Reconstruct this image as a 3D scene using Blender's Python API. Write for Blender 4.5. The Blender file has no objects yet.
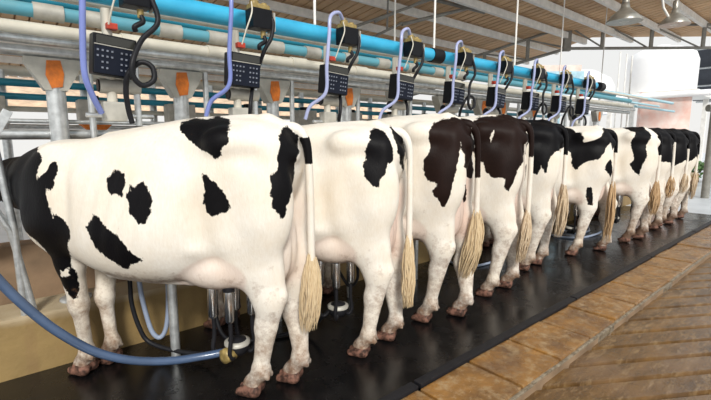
import bpy, math, random
import numpy as np
from mathutils import Vector, Matrix
PI = math.pi
COL = bpy.context.scene.collection
random.seed(4)

# ------------------------------------------------------------------ helpers
def tag(o, label=None, cat=None, group=None, kind=None):
    if label: o['label'] = label
    if cat: o['category'] = cat
    if group: o['group'] = group
    if kind: o['kind'] = kind
    return o

def empty(name, loc=(0, 0, 0), rz=0):
    o = bpy.data.objects.new(name, None); COL.objects.link(o)
    o.location = loc; o.rotation_euler = (0, 0, rz); o.empty_display_size = .1
    return o

class MB:
    """collects shapes, links them as ONE mesh object"""
    def __init__(s): s.v = []; s.f = []; s.sm = []
    def add(s, vs, fs, smooth=False):
        n = len(s.v); s.v += [tuple(v) for v in vs]
        s.f += [tuple(i + n for i in f) for f in fs]; s.sm += [smooth] * len(fs)
        return s
    def box(s, c, d, rz=0, rx=0, ry=0, bev=0.0):
        M = Matrix.Translation(c) @ Matrix.Rotation(rz, 4, 'Z') @ Matrix.Rotation(ry, 4, 'Y') @ Matrix.Rotation(rx, 4, 'X')
        x, y, z = d[0] / 2, d[1] / 2, d[2] / 2
        if bev <= 0:
            vs = [M @ Vector(p) for p in [(-x,-y,-z),(x,-y,-z),(x,y,-z),(-x,y,-z),(-x,-y,z),(x,-y,z),(x,y,z),(-x,y,z)]]
            return s.add(vs, [(0,3,2,1),(4,5,6,7),(0,1,5,4),(1,2,6,5),(2,3,7,6),(3,0,4,7)])
        import bmesh
        bm = bmesh.new(); bmesh.ops.create_cube(bm, size=1)
        for v in bm.verts: v.co = Vector((v.co.x * d[0], v.co.y * d[1], v.co.z * d[2]))
        bmesh.ops.bevel(bm, geom=bm.edges[:], offset=bev, segments=2, profile=.7, affect='EDGES')
        bm.verts.index_update()
        s.add([M @ v.co for v in bm.verts], [[v.index for v in f.verts] for f in bm.faces]); bm.free()
        return s
    def tube(s, pts, r, n=10, cap=True):
        pts = [Vector(p) for p in pts]; m = len(pts)
        rs = r if isinstance(r, (list, tuple)) else [r] * m
        T = []
        for i in range(m):
            t = pts[min(i + 1, m - 1)] - pts[max(i - 1, 0)]
            T.append(t.normalized() if t.length > 1e-9 else Vector((0, 0, 1)))
        u = T[0].orthogonal().normalized(); vs = []
        for i in range(m):
            u = (u - T[i] * u.dot(T[i]));
            u = u.normalized() if u.length > 1e-6 else T[i].orthogonal().normalized()
            w = T[i].cross(u)
            for k in range(n):
                a = 2 * PI * k / n
                vs.append(pts[i] + (u * math.cos(a) + w * math.sin(a)) * rs[i])
        fs = [(i*n+k, i*n+(k+1)%n, (i+1)*n+(k+1)%n, (i+1)*n+k) for i in range(m-1) for k in range(n)]
        s.add(vs, fs, True)
        if cap:
            s.add([vs[k] for k in range(n)], [tuple(range(n))[::-1]])
            s.add([vs[(m-1)*n+k] for k in range(n)], [tuple(range(n))])
        return s
    def lathe(s, c, prof, n=20, axis=None, smooth=True):
        """prof = [(r, h)...] turned round the z axis (or axis)"""
        q = Vector((0,0,1)).rotation_difference(Vector(axis)) if axis else None
        vs = []
        for r, h in prof:
            for k in range(n):
                p = Vector((r*math.cos(2*PI*k/n), r*math.sin(2*PI*k/n), h))
                if q: p = q @ p
                vs.append(Vector(c) + p)
        m = len(prof)
        fs = [(i*n+k, i*n+(k+1)%n, (i+1)*n+(k+1)%n, (i+1)*n+k) for i in range(m-1) for k in range(n)]
        s.add(vs, fs, smooth)
        if prof[0][0] > 1e-5: s.add(vs[:n], [tuple(range(n))[::-1]])
        if prof[-1][0] > 1e-5: s.add(vs[-n:], [tuple(range(n))])
        return s
    def prism(s, pts, vec):
        """flat polygon pts (3D) pushed along vec"""
        n = len(pts); v = Vector(vec)
        vs = [Vector(p) for p in pts] + [Vector(p) + v for p in pts]
        return s.add(vs, [tuple(range(n))[::-1], tuple(range(n, 2*n))] + [(i, (i+1)%n, n+(i+1)%n, n+i) for i in range(n)])
    def build(s, name, mat, parent=None, loc=None):
        me = bpy.data.meshes.new(name); me.from_pydata(s.v, [], s.f)
        me.polygons.foreach_set('use_smooth', s.sm)
        me.materials.append(mat); me.update()
        o = bpy.data.objects.new(name, me); COL.objects.link(o)
        if parent: o.parent = parent
        if loc: o.location = loc
        return o

def spline(pts, n=10):
    """Catmull-Rom through the points"""
    P = [Vector(p) for p in pts]; P = [P[0]*2 - P[1]] + P + [P[-1]*2 - P[-2]]
    out = []
    for i in range(1, len(P) - 2):
        for k in range(n):
            t = k / n
            out.append(.5*((2*P[i]) + (P[i+1]-P[i-1])*t + (2*P[i-1]-5*P[i]+4*P[i+1]-P[i+2])*t*t + (3*P[i]-P[i-1]-3*P[i+1]+P[i+2])*t**3))
    return out + [P[-2]]

def copy_tree(o, parent=None):
    c = o.copy(); COL.objects.link(c); c.parent = parent
    for ch in list(o.children): copy_tree(ch, c)
    return c

# ------------------------------------------------------------------ materials
class NT:
    def __init__(s, name):
        s.m = bpy.data.materials.new(name); s.m.use_nodes = True
        s.n = s.m.node_tree.nodes; s.l = s.m.node_tree.links; s.p = s.n['Principled BSDF']
        s.tc = s.n.new('ShaderNodeTexCoord')
    def set(s, **k):
        for a, b in k.items(): s.p.inputs[a.replace('_', ' ')].default_value = b
        return s
    def put(s, inp, v):
        if hasattr(v, 'is_linked') or hasattr(v, 'links'): s.l.new(v, inp)
        else: inp.default_value = v
    def noise(s, scale, detail=4, rough=.55, vec=None, out='Fac', dist=0, coord='Object', stretch=None):
        t = s.n.new('ShaderNodeTexNoise'); t.inputs['Scale'].default_value = scale
        t.inputs['Detail'].default_value = detail; t.inputs['Roughness'].default_value = rough; t.inputs['Distortion'].default_value = dist
        v = vec or s.tc.outputs[coord]
        if stretch: v = s.mapping(v, stretch)
        s.l.new(v, t.inputs['Vector']); return t.outputs[out]
    def mapping(s, v, scale=(1,1,1), rot=(0,0,0), loc=(0,0,0)):
        m = s.n.new('ShaderNodeMapping'); m.inputs['Scale'].default_value = scale
        m.inputs['Rotation'].default_value = rot; m.inputs['Location'].default_value = loc
        s.l.new(v, m.inputs['Vector']); return m.outputs['Vector']
    def math(s, op, a, b=0.0, c=0.0):
        t = s.n.new('ShaderNodeMath'); t.operation = op
        s.put(t.inputs[0], a); s.put(t.inputs[1], b)
        if op == 'MULTIPLY_ADD': s.put(t.inputs[2], c)
        return t.outputs[0]
    def rng(s, v, a, b, c=0.0, d=1.0):
        t = s.n.new('ShaderNodeMapRange'); s.l.new(v, t.inputs['Value'])
        for i, x in enumerate((a, b, c, d)): t.inputs[i+1].default_value = x
        return t.outputs[0]
    def mix(s, f, a, b, mode='MIX'):
        t = s.n.new('ShaderNodeMix'); t.data_type = 'RGBA'; t.blend_type = mode
        s.put(t.inputs['Factor'], f); 
        for i, x in ((6, a), (7, b)):
            if isinstance(x, (tuple, list)): t.inputs[i].default_value = (*x[:3], 1)
            else: s.l.new(x, t.inputs[i])
        return t.outputs[2]
    def attr(s, name, out='Fac'):
        t = s.n.new('ShaderNodeAttribute'); t.attribute_name = name; return t.outputs[out]
    def bump(s, h, strength=.3, dist=.01):
        b = s.n.new('ShaderNodeBump'); b.inputs['Strength'].default_value = strength; b.inputs['Distance'].default_value = dist
        s.l.new(h, b.inputs['Height']); s.l.new(b.outputs[0], s.p.inputs['Normal']); return s
    def col(s, v):
        if isinstance(v, (tuple, list)): s.p.inputs['Base Color'].default_value = (*v[:3], 1)
        else: s.l.new(v, s.p.inputs['Base Color'])
        return s
    def rough(s, v): s.put(s.p.inputs['Roughness'], v); return s

def plain(name, c, r=.5, metal=0, var=.25, scale=9, bump=.05, c2=None):
    t = NT(name); n = t.noise(scale, 5)
    c2 = c2 or tuple(x * (1 - var) for x in c)
    t.col(t.mix(t.rng(n, .35, .7), c, c2)); t.rough(r); t.set(Metallic=metal)
    if bump: t.bump(t.noise(scale * 12, 3), bump, .004)
    return t.m

M = {}
M['galv'] = plain('galvanised_steel', (.68, .70, .70), .32, .65, .35, 22, .04)
M['steel'] = plain('stainless_steel', (.62, .62, .62), .22, 1, .15, 14, .02)
M['cream_pipe'] = plain('cream_pipe', (.68, .64, .54), .35, 0, .2, 6, .03)
M['blue_pipe'] = plain('blue_pvc_pipe', (.05, .47, .74), .3, 0, .22, 5, .03, c2=(.03, .36, .60))
M['teal_pipe'] = plain('teal_pvc_pipe', (.02, .25, .36), .4, 0, .25, 5, .03)
M['grey_box'] = plain('grey_painted_metal', (.52, .50, .44), .5, .2, .3, 12, .05)
M['orange_rust'] = plain('orange_rust_primer', (.75, .20, .02), .7, 0, .4, 25, .1, c2=(.45, .12, .02))
M['black_plastic'] = plain('black_plastic', (.006, .0065, .009), .4, 0, .3, 20, .03)
M['first_hose'] = plain('blue_milk_hose', (.20, .25, .58), .3, 0, .2, 8, .02)
M['keypad_blue'] = plain('dark_blue_keypad', (.006, .009, .020), .5, 0, .2, 20, .02)
M['button'] = plain('keypad_button', (.20, .22, .27), .5, 0, .3, 30, 0)
M['display'] = plain('display_glass', (.035, .035, .030), .15, 0, .2, 10, 0)
M['yellow_cap'] = plain('yellow_brass_cap', (.40, .29, .10), .45, .2, .5, 40, .08)
M['black_rubber'] = plain('black_rubber', (.015, .015, .018), .45, 0, .3, 30, .05)
M['lavender_hose'] = plain('lavender_blue_hose', (.40, .44, .68), .25, 0, .2, 8, .02)
M['blue_hose'] = plain('blue_grey_hose', (.065, .105, .19), .16, 0, .3, 7, .03)
M['pale_hose'] = plain('pale_grey_hose', (.32, .38, .50), .3, 0, .25, 7, .03)
M['red_plastic'] = plain('red_plastic', (.55, .05, .02), .5, 0, .3, 20, 0)
M['white_paint'] = plain('white_painted_steel', (.93, .91, .86), .55, 0, .2, 7, .05)
M['lamp_metal'] = plain('aluminium_lamp_metal', (.42, .40, .35), .35, .7, .3, 9, .03)
M['truss_paint'] = plain('grey_truss_steel', (.30, .29, .26), .6, .2, .3, 7, .05)
M['hoof'] = plain('hoof_horn', (.10, .055, .04), .5, 0, .4, 40, .1)
M['tank_white'] = plain('white_tank', (.95, .95, .95), .4, 0, .04, 3, 0)
M['pink_wall'] = plain('faded_pink_wall', (.80, .50, .42), .8, 0, .1, 3, 0, c2=(.85, .72, .66))
M['leaf'] = plain('green_leaves', (.09, .20, .05), .6, 0, .5, 6, .1)
M['blue_board'] = plain('pale_blue_board', (.45, .68, .78), .6, 0, .3, 6, 0)
M['dark_roof'] = plain('dark_roof_sheet', (.05, .055, .07), .7, 0, .3, 4, 0)
M['eye'] = plain('dark_eye', (.01, .008, .006), .1, 0, .1, 9, 0)

def hair_mat(name, c, c2, root=None):
    t = NT(name); n = t.noise(40, 3, stretch=(6, 6, .6)); t.col(t.mix(t.rng(n, .3, .7), c, c2)); t.rough(.6); t.set(Sheen_Weight=.2); return t.m
M['switch_blonde'] = hair_mat('blonde_tail_hair', (.70, .56, .36), (.48, .34, .18))
M['switch_cream'] = hair_mat('cream_tail_hair', (.70, .58, .42), (.42, .28, .15))
M['switch_orange'] = hair_mat('stained_tail_hair', (.60, .42, .23), (.38, .22, .10))

def hide_mat(name, black, white=(.82, .775, .70)):
    t = NT(name)
    pa = t.attr('patch'); mk = t.n.new('ShaderNodeAttribute'); mk.attribute_name = 'masks'
    sp = t.n.new('ShaderNodeSeparateColor'); t.l.new(mk.outputs['Color'], sp.inputs[0])
    pink, dirt_shade, hoof = sp.outputs
    n1 = t.noise(26, 3, .6); n2 = t.noise(120, 3, .6, stretch=(1, 1, .35))
    d = t.math('MULTIPLY_ADD', t.math('SUBTRACT', n1, .5), .035, pa)
    d = t.math('MULTIPLY_ADD', t.math('SUBTRACT', n2, .5), .022, d)
    f = t.rng(d, -.0022, .0022)
    w = t.mix(t.rng(t.noise(3.2, 5, .6), .38, .75), white, (white[0]*.93, white[1]*.86, white[2]*.76))
    fib = t.noise(90, 3, .65, stretch=(1, 1, .25))
    w = t.mix(t.rng(fib, .35, .75, 0, .30), w, (.62, .53, .41))
    w = t.mix(t.math('MULTIPLY', pink, t.rng(t.noise(7, 3), .2, .7, .6, 1.0)), w, (.60, .42, .35))  # pink udder skin, darkened to put its shade into the colour
    b = t.mix(t.rng(t.noise(4, 3), .35, .7), black, tuple(x * .55 for x in black))
    c = t.mix(f, w, b)
    dn = t.rng(t.math('ADD', dirt_shade, t.rng(t.noise(15, 6, .75), .25, .75)), .82, 1.5, 0, .9)
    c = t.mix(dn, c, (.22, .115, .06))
    c = t.mix(t.rng(t.math('ADD', dirt_shade, t.noise(34, 4, .6)), 1.15, 1.6, 0, .8), c, (.07, .035, .022))
    hf = t.rng(hoof, .45, .55)
    hc = t.mix(t.rng(t.noise(30, 4), .4, .62), (.045, .024, .018), (.24, .12, .085))
    c = t.mix(hf, c, hc)
    t.col(c); t.rough(t.rng(f, 0, 1, .65, .50)); t.put(t.p.inputs['Specular IOR Level'], t.rng(f, 0, 1, .2, .10))
    t.p.inputs['Subsurface Weight'].default_value = .0
    h = t.math('MULTIPLY_ADD', t.noise(9, 4), 1.5, t.noise(150, 3, stretch=(1, 1, .3)))
    t.bump(h, .22, .006)
    return t.m
M['hide'] = hide_mat('holstein_hide', (.0055, .005, .006))
M['hide_brown'] = hide_mat('brown_tinged_holstein_hide', (.019, .0095, .0075))

# stone curb: slabs with stains
def curb_mat():
    t = NT('wet_ochre_stone')
    n = t.noise(5, 7, .65); c = t.mix(t.rng(n, .3, .68), (.36, .170, .036), (.125, .060, .020))
    c = t.mix(t.rng(t.noise(14, 6, .7), .48, .72), c, (.40, .28, .15))
    c = t.mix(t.rng(t.noise(2.2, 5, .6), .52, .70), c, (.135, .065, .026))
    t.col(c); t.rough(t.rng(t.noise(6, 5), .35, .65, .06, .36)); t.p.inputs['Specular IOR Level'].default_value = .7; t.bump(t.noise(22, 7, .65), .55, .012); return t.m
M['curb'] = curb_mat()
def lower_mat():
    t = NT('wet_brown_concrete')
    v = t.mapping(t.tc.outputs['Object'], (1, 3.5, 1), (0, 0, math.radians(31.7)))
    n = t.noise(2.6, 7, .65, vec=v); c = t.mix(t.rng(n, .32, .68), (.19, .100, .032), (.062, .032, .012))
    c = t.mix(t.rng(t.noise(9, 6, .7, vec=v), .50, .72), c, (.28, .18, .085))
    c = t.mix(t.rng(t.noise(1.3, 3), .5, .7, 0, .6), c, (.24, .15, .09))
    t.col(c); t.rough(t.rng(t.noise(4, 5, .6, vec=v), .3, .7, .04, .26)); t.p.inputs['Specular IOR Level'].default_value = .75; t.bump(t.noise(24, 7, .65), .5, .010); return t.m
M['lower'] = lower_mat()
def mat_mat():
    t = NT('wet_black_rubber_mat')
    n = t.noise(5, 6, .6); t.col(t.mix(t.rng(n, .4, .7), (.0035, .0035, .004), (.009, .008, .008)))
    t.rough(t.rng(t.noise(3, 5, .65), .36, .66, .12, .36)); t.p.inputs['Specular IOR Level'].default_value = .50
    t.bump(t.noise(95, 4, .7), .14, .005); return t.m
M['mat'] = mat_mat()
def wall_mat():
    t = NT('ochre_plaster')
    n = t.noise(3, 7, .6); c = t.mix(t.rng(n, .3, .7), (.34, .23, .09), (.21, .14, .055))
    s = t.noise(3.5, 5, .6, stretch=(2.5, 2.5, .5)); c = t.mix(t.rng(s, .52, .75), c, (.26, .16, .07))
    z = t.n.new('ShaderNodeSeparateXYZ'); t.l.new(t.tc.outputs['Object'], z.inputs[0])
    c = t.mix(t.rng(t.math('MULTIPLY_ADD', t.noise(5, 4), .08, z.outputs[2]), .325, .40), c, (.50, .41, .28))
    t.col(c); t.rough(.6); t.bump(t.noise(30, 6), .4, .008); return t.m
M['kerbwall'] = wall_mat()
M['trough'] = plain('stained_trough_concrete', (.30, .20, .12), .7, 0, .45, 4, .3)
M['ground'] = plain('pale_concrete_ground', (.68, .72, .76), .35, 0, .2, 1.5, .1)
def roof_mat():
    t = NT('brown_corrugated_sheet')
    n = t.noise(2, 5, .6, stretch=(1, .3, 1)); c = t.mix(t.rng(n, .3, .7), (.78, .52, .30), (.54, .35, .20))
    c = t.mix(t.rng(t.noise(11, 4), .55, .8), c, (.66, .50, .34))
    t.col(c); t.rough(.7); t.bump(t.noise(20, 5), .2, .01); return t.m
M['roof'] = roof_mat()
M['pale_pipe'] = plain('pale_blue_pipe', (.42, .68, .78), .4, 0, .2, 5, .03)
M['wet_lip'] = plain('wet_grey_mortar', (.30, .25, .18), .15, 0, .6, 30, .4, c2=(.10, .075, .045))
M['house_wall'] = plain('pale_house_wall', (.80, .84, .88), .8, 0, .15, 2, 0)
M['house_roof'] = plain('faded_brown_roof', (.42, .24, .17), .8, 0, .3, 5, 0)
M['lean_roof'] = plain('tan_corrugated_sheet', (.78, .56, .38), .7, 0, .4, 3, .1)
M['dull_blue'] = plain('dull_blue_pipe', (.10, .37, .48), .45, 0, .35, 5, .03, c2=(.14, .33, .38))
for _k in ('black_plastic', 'keypad_blue', 'black_rubber'):   # dim spec of dusty plastic
    M[_k].node_tree.nodes['Principled BSDF'].inputs['Specular IOR Level'].default_value = .2
# ------------------------------------------------------------------ cows
def surface_nets(F, org, h):
    S = F < 0
    nx, ny, nz = F.shape
    c = [S[i:nx-1+i, j:ny-1+j, k:nz-1+k] for i in (0,1) for j in (0,1) for k in (0,1)]
    s = sum(x.astype(np.int8) for x in c); act = (s > 0) & (s < 8)
    idx = -np.ones(act.shape, np.int64); A = np.argwhere(act); idx[act] = np.arange(len(A))
    acc = np.zeros((len(A), 3)); cnt = np.zeros(len(A))
    for ax in range(3):
        o = [a for a in range(3) if a != ax]
        for u in (0, 1):
            for w in (0, 1):
                p = A.copy(); p[:, o[0]] += u; p[:, o[1]] += w; q = p.copy(); q[:, ax] += 1
                a = F[p[:,0], p[:,1], p[:,2]]; b = F[q[:,0], q[:,1], q[:,2]]
                m = (a < 0) != (b < 0); t = np.where(m, a / np.where(m, a - b, 1), 0)
                pt = p.astype(float); pt[:, ax] += t
                acc[m] += pt[m]; cnt[m] += 1
    V = acc / cnt[:, None] * h + org
    faces = []
    for ax in range(3):
        o1, o2 = (ax+1) % 3, (ax+2) % 3
        sl0 = [slice(None)]*3; sl1 = [slice(None)]*3
        sl0[ax] = slice(0, -1); sl1[ax] = slice(1, None)
        for sl in (sl0, sl1): sl[o1] = slice(1, -1); sl[o2] = slice(1, -1)
        a = S[tuple(sl0)]; b = S[tuple(sl1)]
        for flip, m in ((False, a & ~b), (True, ~a & b)):
            E = np.argwhere(m)
            if not len(E): continue
            base = E.copy(); base[:, o1] += 1; base[:, o2] += 1
            q = []
            for d1, d2 in ((-1,-1), (0,-1), (0,0), (-1,0)):
                c2 = base.copy(); c2[:, o1] += d1; c2[:, o2] += d2
                q.append(idx[c2[:,0], c2[:,1], c2[:,2]])
            q = np.stack(q, 1)
            faces.append(q[:, ::-1] if flip else q)
    return V, np.concatenate(faces)

class SDF:
    def __init__(s, lo, hi, h):
        s.h = h; s.o = np.array(lo, float)
        s.ax = [np.arange(lo[i], hi[i], h, dtype=np.float32) for i in range(3)]
        s.F = np.full([len(a) for a in s.ax], 1.0, np.float32)
    def _sub(s, lo, hi):
        sl = []
        for i in range(3):
            a = int(max(0, math.floor((lo[i] - s.o[i]) / s.h))); b = int(min(len(s.ax[i]), math.ceil((hi[i] - s.o[i]) / s.h) + 1))
            sl.append(slice(a, max(b, a)))
        X = s.ax[0][sl[0]][:, None, None]; Y = s.ax[1][sl[1]][None, :, None]; Z = s.ax[2][sl[2]][None, None, :]
        return tuple(sl), X, Y, Z
    def _smin(s, sl, d, k):
        a = s.F[sl]; hh = np.clip(.5 + .5 * (a - d) / k, 0, 1)
        s.F[sl] = a * (1 - hh) + d * hh - k * hh * (1 - hh)
    def cone(s, p, q, r1, r2, k=.03, sy=1.0):
        p = np.array(p, float); q = np.array(q, float); m = max(r1, r2) * max(1, 1) + k + .03
        sl, X, Y, Z = s._sub(np.minimum(p, q) - m, np.maximum(p, q) + m)
        if 0 in s.F[sl].shape: return
        d = q - p; L = float(d @ d) + 1e-9
        t = np.clip(((X-p[0])*d[0] + (Y-p[1])*d[1] + (Z-p[2])*d[2]) / L, 0, 1)
        D = np.sqrt((X-p[0]-t*d[0])**2 + ((Y-p[1]-t*d[1])/sy)**2 + (Z-p[2]-t*d[2])**2) - (r1 + (r2-r1)*t)
        s._smin(sl, D * min(1, sy), k)
    def ell(s, c, r, k=.05, ry=0.0, rx=0.0):
        m = max(r) + k + .03; c = np.array(c, float)
        sl, X, Y, Z = s._sub(c - m, c + m)
        if 0 in s.F[sl].shape: return
        x, y, z = X-c[0], Y-c[1], Z-c[2]
        if ry: x, z = x*math.cos(ry) - z*math.sin(ry), x*math.sin(ry) + z*math.cos(ry)
        if rx: y, z = y*math.cos(rx) - z*math.sin(rx), y*math.sin(rx) + z*math.cos(rx)
        k0 = np.sqrt((x/r[0])**2 + (y/r[1])**2 + (z/r[2])**2); k1 = np.sqrt((x/r[0]**2)**2 + (y/r[1]**2)**2 + (z/r[2]**2)**2) + 1e-6
        s._smin(sl, k0 * (k0 - 1) / k1, k)
    def loft(s, keys, n=2.5, k=.04):
        K = np.array(keys); xs = s.ax[0]
        def cr(col):   # smooth interpolation
            xi = K[:, 0]; y = K[:, col]; m = np.gradient(y, xi)
            j = np.clip(np.searchsorted(xi, xs) - 1, 0, len(xi) - 2); h = xi[j+1] - xi[j]; t = np.clip((xs - xi[j]) / h, 0, 1)
            return ((2*t**3-3*t**2+1)*y[j] + (t**3-2*t**2+t)*h*m[j] + (-2*t**3+3*t**2)*y[j+1] + (t**3-t**2)*h*m[j+1])
        zt, zb, hw, a = cr(1), cr(2), np.maximum(cr(3), .01), cr(4)
        zc = ((zt+zb)/2)[:, None, None]; hh = np.maximum((zt-zb)/2, .02)[:, None, None]; hw = hw[:, None, None]; a = a[:, None, None]
        Y = s.ax[1][None, :, None]; Z = s.ax[2][None, None, :]
        t = (Z - zc) / hh; w = hw * (1 + a * np.clip(t, -1.2, 1.2))
        r = (np.abs(Y / w)**n + np.abs(t)**n)**(1/n)
        d = (r - 1) * np.minimum(hw, hh) * .95
        X = xs[:, None, None]; d = np.maximum(d, np.maximum(K[0, 0] - X, X - K[-1, 0]))
        s._smin((slice(None),)*3, d.astype(np.float32), k)

def polysdf(P, x, y):
    """signed distance, + inside"""
    P = np.array(P, float); n = len(P); d = np.full(x.shape, 1e9); ins = np.zeros(x.shape, bool)
    for i in range(n):
        a = P[i]; b = P[(i+1) % n]; e = b - a; wx = x - a[0]; wy = y - a[1]
        t = np.clip((wx*e[0] + wy*e[1]) / (e @ e + 1e-12), 0, 1)
        d = np.minimum(d, (wx - e[0]*t)**2 + (wy - e[1]*t)**2)
        c = (a[1] > y) != (b[1] > y)
        xi = a[0] + (y - a[1]) * e[0] / (e[1] if abs(e[1]) > 1e-12 else 1e-12)
        ins ^= c & (x < xi)
    return np.where(ins, 1, -1) * np.sqrt(d)

OBL = .85
def cow_shape(p, h):
    """p: hind feet (X,Y) left,right; front feet; returns verts, faces in the cow's own frame (X to the head, Y to its left)"""
    s = SDF((-.42, -.44, -.03), (2.36, .44, 1.56), h)
    W = p.get('w', 1.0)
    s.loft([(a, b, c, d*W, e) for a, b, c, d, e in [(-.150,1.27,1.16,.05,0), (-.115,1.345,1.07,.135,.1), (-.02,1.405,.96,.195,.14), (.10,1.425,.80,.236,.12), (.24,1.427,.66,.258,0),
            (.40,1.425,.60,.292,-.10), (.60,1.395,.578,.305,-.13), (.80,1.36,.592,.298,-.12), (.98,1.33,.635,.265,-.06),
            (1.12,1.315,.70,.228,0), (1.26,1.275,.78,.188,0), (1.40,1.22,.88,.135,0), (1.50,1.15,.98,.06,0)]])
    # spine, hooks, pins, tail head
    s.cone((.9,0,1.33), (.1,0,1.412), .02, .025, .05); s.cone((.02,0,1.405), (-.135,0,1.345), .045, .030, .04)
    for q in (-1, 1):
        s.ell((.17, q*.205*W, 1.315), (.07, .040, .040), .07)
        s.cone((.17, q*.20*W, 1.31), (-.10, q*.095, 1.27), .032, .03, .07)
        s.ell((-.125, q*.085, 1.25), (.04, .035, .045), .04)
    # neck and head
    ny = p.get('neck', 0)
    s.cone((1.22,0,1.10), (1.60,ny*.5,1.07), .19, .135, .08, .8); s.cone((1.60,ny*.5,1.07), (1.88,ny,1.08), .13, .105, .05, .85)
    s.cone((1.30,0,.90), (1.55,ny*.5,.98), .07, .05, .08, .7)
    s.cone((1.90,ny,1.09), (2.07,ny,.90), .105, .085, .04, .95); s.cone((2.07,ny,.90), (2.17,ny,.745), .075, .065, .04, .95)
    s.ell((2.185,ny,.725), (.062,.07,.055), .03); s.cone((1.93,ny,.97), (2.12,ny,.72), .06, .04, .04)
    for q in (-1, 1):
        s.cone((1.86,ny+q*.09,1.13), (1.83,ny+q*.22,1.09), .032, .018, .02); s.ell((1.84,ny+q*.17,1.105), (.022,.07,.045), .02)
        s.ell((1.985,ny+q*.085,1.035), (.035,.02,.022), .02)
    # udder and teats
    ud = p.get('udder', 1.0)
    s.ell((.22,0,.70), (.22*ud,.14,.12*ud), .04)
    for q in (-1, 1): s.ell((.27,q*.090,.680), (.205,.128,.112), .020); s.ell((-.020,q*.042,.78), (.085,.055,.19*ud), .02)
    for q in (-1, 1):
        s.ell((.08,q*.07,.655), (.10,.070,.09*ud), .03)
        for x, zt in ((.06, .56), (.28, .585)):
            s.cone((x,q*.07,zt+.02), (x,q*.072,zt-.045), .017, .010, .012)
    # milk vein, brisket
    s.cone((.40,.12,.60), (.85,.15,.62), .018, .012, .02); s.ell((1.27,0,.80), (.10,.07,.10), .07)
    # hind legs
    for q, (fx, fy) in ((1, p['hl']), (-1, p['hr'])):
        hy = fy * .5 + q * .078; hx = max(fx - p.get('hk', .105), min(-.08, fx - .02))
        s.ell((-.005, q*.138*W, 1.05), (.145, .082, .28), .035, ry=.06)
        s.ell((.08, q*.160*W, .98), (.17, .068, .22), .05)
        s.cone((.15, q*.160*W, .86), (.04+fx*.5, (q*.15+hy)/2, .68), .080, .058, .05, .66)
        s.cone((.150, q*.160, .82), (hx+.060, hy, .58), .085, .046, .05, .60)
        s.cone((.02+fx*.2, q*.155, .92), (hx+.022, hy, .57), .125, .066, .035, .58)
        s.cone((hx+.030, hy, .66), (hx+.008, hy, .53), .075, .056, .04, .66)
        s.cone((hx-.060, hy, .570), (-.055+fx*.2, (q*.14+hy)/2, .82), .020, .040, .03)
        s.ell((hx-.060, hy, .562), (.028, .025, .038), .02)
        s.cone((hx+.004, hy, .545), (hx+.040, (hy+fy)/2, .38), .058, .047, .045, .80)
        s.cone((hx+.040, (hy+fy)/2, .40), (fx-.028, fy, .17), .047, .039, .03, .80)
        s.cone((hx-.048, hy, .53), (fx-.055, fy, .20), .020, .018, .03)
        s.ell((fx-.030, fy, .140), (.052, .044, .045), .025)
        for e in (-1, 1): s.ell((fx-.074, fy+e*.022, .108), (.016, .014, .018), .012)
        s.cone((fx-.025, fy, .12), (fx+.025, fy, .06), .042, .046, .02, .95)
        for e in (-1, 1):
            s.cone((fx+.00, fy+e*.030, .035), (fx+.085, fy+e*.026, .020), .037, .022, .010)
    # front legs
    for q, (fx, fy) in ((1, p['fl']), (-1, p['fr'])):
        s.ell((1.14, q*.155*W, 1.03), (.14, .065, .26), .07, ry=-.15); s.ell((1.22, q*.14, .90), (.11,.07,.13), .06)
        s.cone((1.14, q*.145, .88), (fx+.0, fy*.5+q*.07, .66), .115, .070, .05, .75)
        s.cone((fx+.0, fy*.5+q*.07, .66), (fx+.005, fy, .42), .068, .050, .04, .9)
        s.ell((fx+.012, fy, .41), (.050, .050, .060), .03)
        s.cone((fx+.005, fy, .37), (fx-.015, fy, .15), .041, .034, .03, .95)
        s.ell((fx-.02, fy, .13), (.044, .042, .042), .025)
        for e in (-1, 1): s.ell((fx-.060, fy+e*.02, .105), (.014, .013, .017), .012)
        s.cone((fx-.015, fy, .12), (fx+.025, fy, .06), .040, .045, .02, .95)
        for e in (-1, 1):
            s.cone((fx-.01, fy+e*.030, .035), (fx+.075, fy+e*.026, .022), .037, .023, .010)
    s.F = np.maximum(s.F, -(s.ax[2][None, None, :] - .001))
    V, Q = surface_nets(s.F, s.o, h)
    # muscles and hollows: push the flanks in and out
    e1 = V[Q[:,2]] - V[Q[:,0]]; e2 = V[Q[:,3]] - V[Q[:,1]]; fn = np.cross(e1, e2); N = np.zeros_like(V)
    for c in range(4): np.add.at(N, Q[:, c], fn)
    N /= np.linalg.norm(N, axis=1)[:, None] + 1e-12
    x, y, z = V.T; side = np.clip(np.abs(N[:, 1]) * 1.6 - .25, 0, 1); d = np.zeros(len(V))
    for cx, cz, sx, sz, a in ((.35,1.25,.08,.075,-.034), (.275,.97,.045,.15,-.022), (.60,.86,.20,.15,.010), (.985,1.02,.045,.20,-.020),
                              (.03,1.24,.07,.05,-.022), (-.01,1.02,.06,.13,.010), (.13,1.05,.05,.14,-.010), (1.12,1.02,.07,.16,.010), (.30,.80,.05,.04,.012), (.72,1.20,.14,.06,-.008)):
        d += a * np.exp(-((x-cx)/sx)**2 - ((z-cz)/sz)**2)
    rib = np.exp(-((x-.66)/.20)**4) * np.exp(-((z-1.0)/.20)**4) * (np.abs(y) > .1)
    d += .0028 * rib * np.sin((x + .22*(z-1.0)) * 2*PI / .082)
    V = V + N * (d * side)[:, None]
    V[:, 2] = np.maximum(V[:, 2], 0)
    return V, Q

def smoothstep(a, b, x):
    t = np.clip((x - a) / (b - a), 0, 1); return t * t * (3 - 2 * t)

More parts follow.
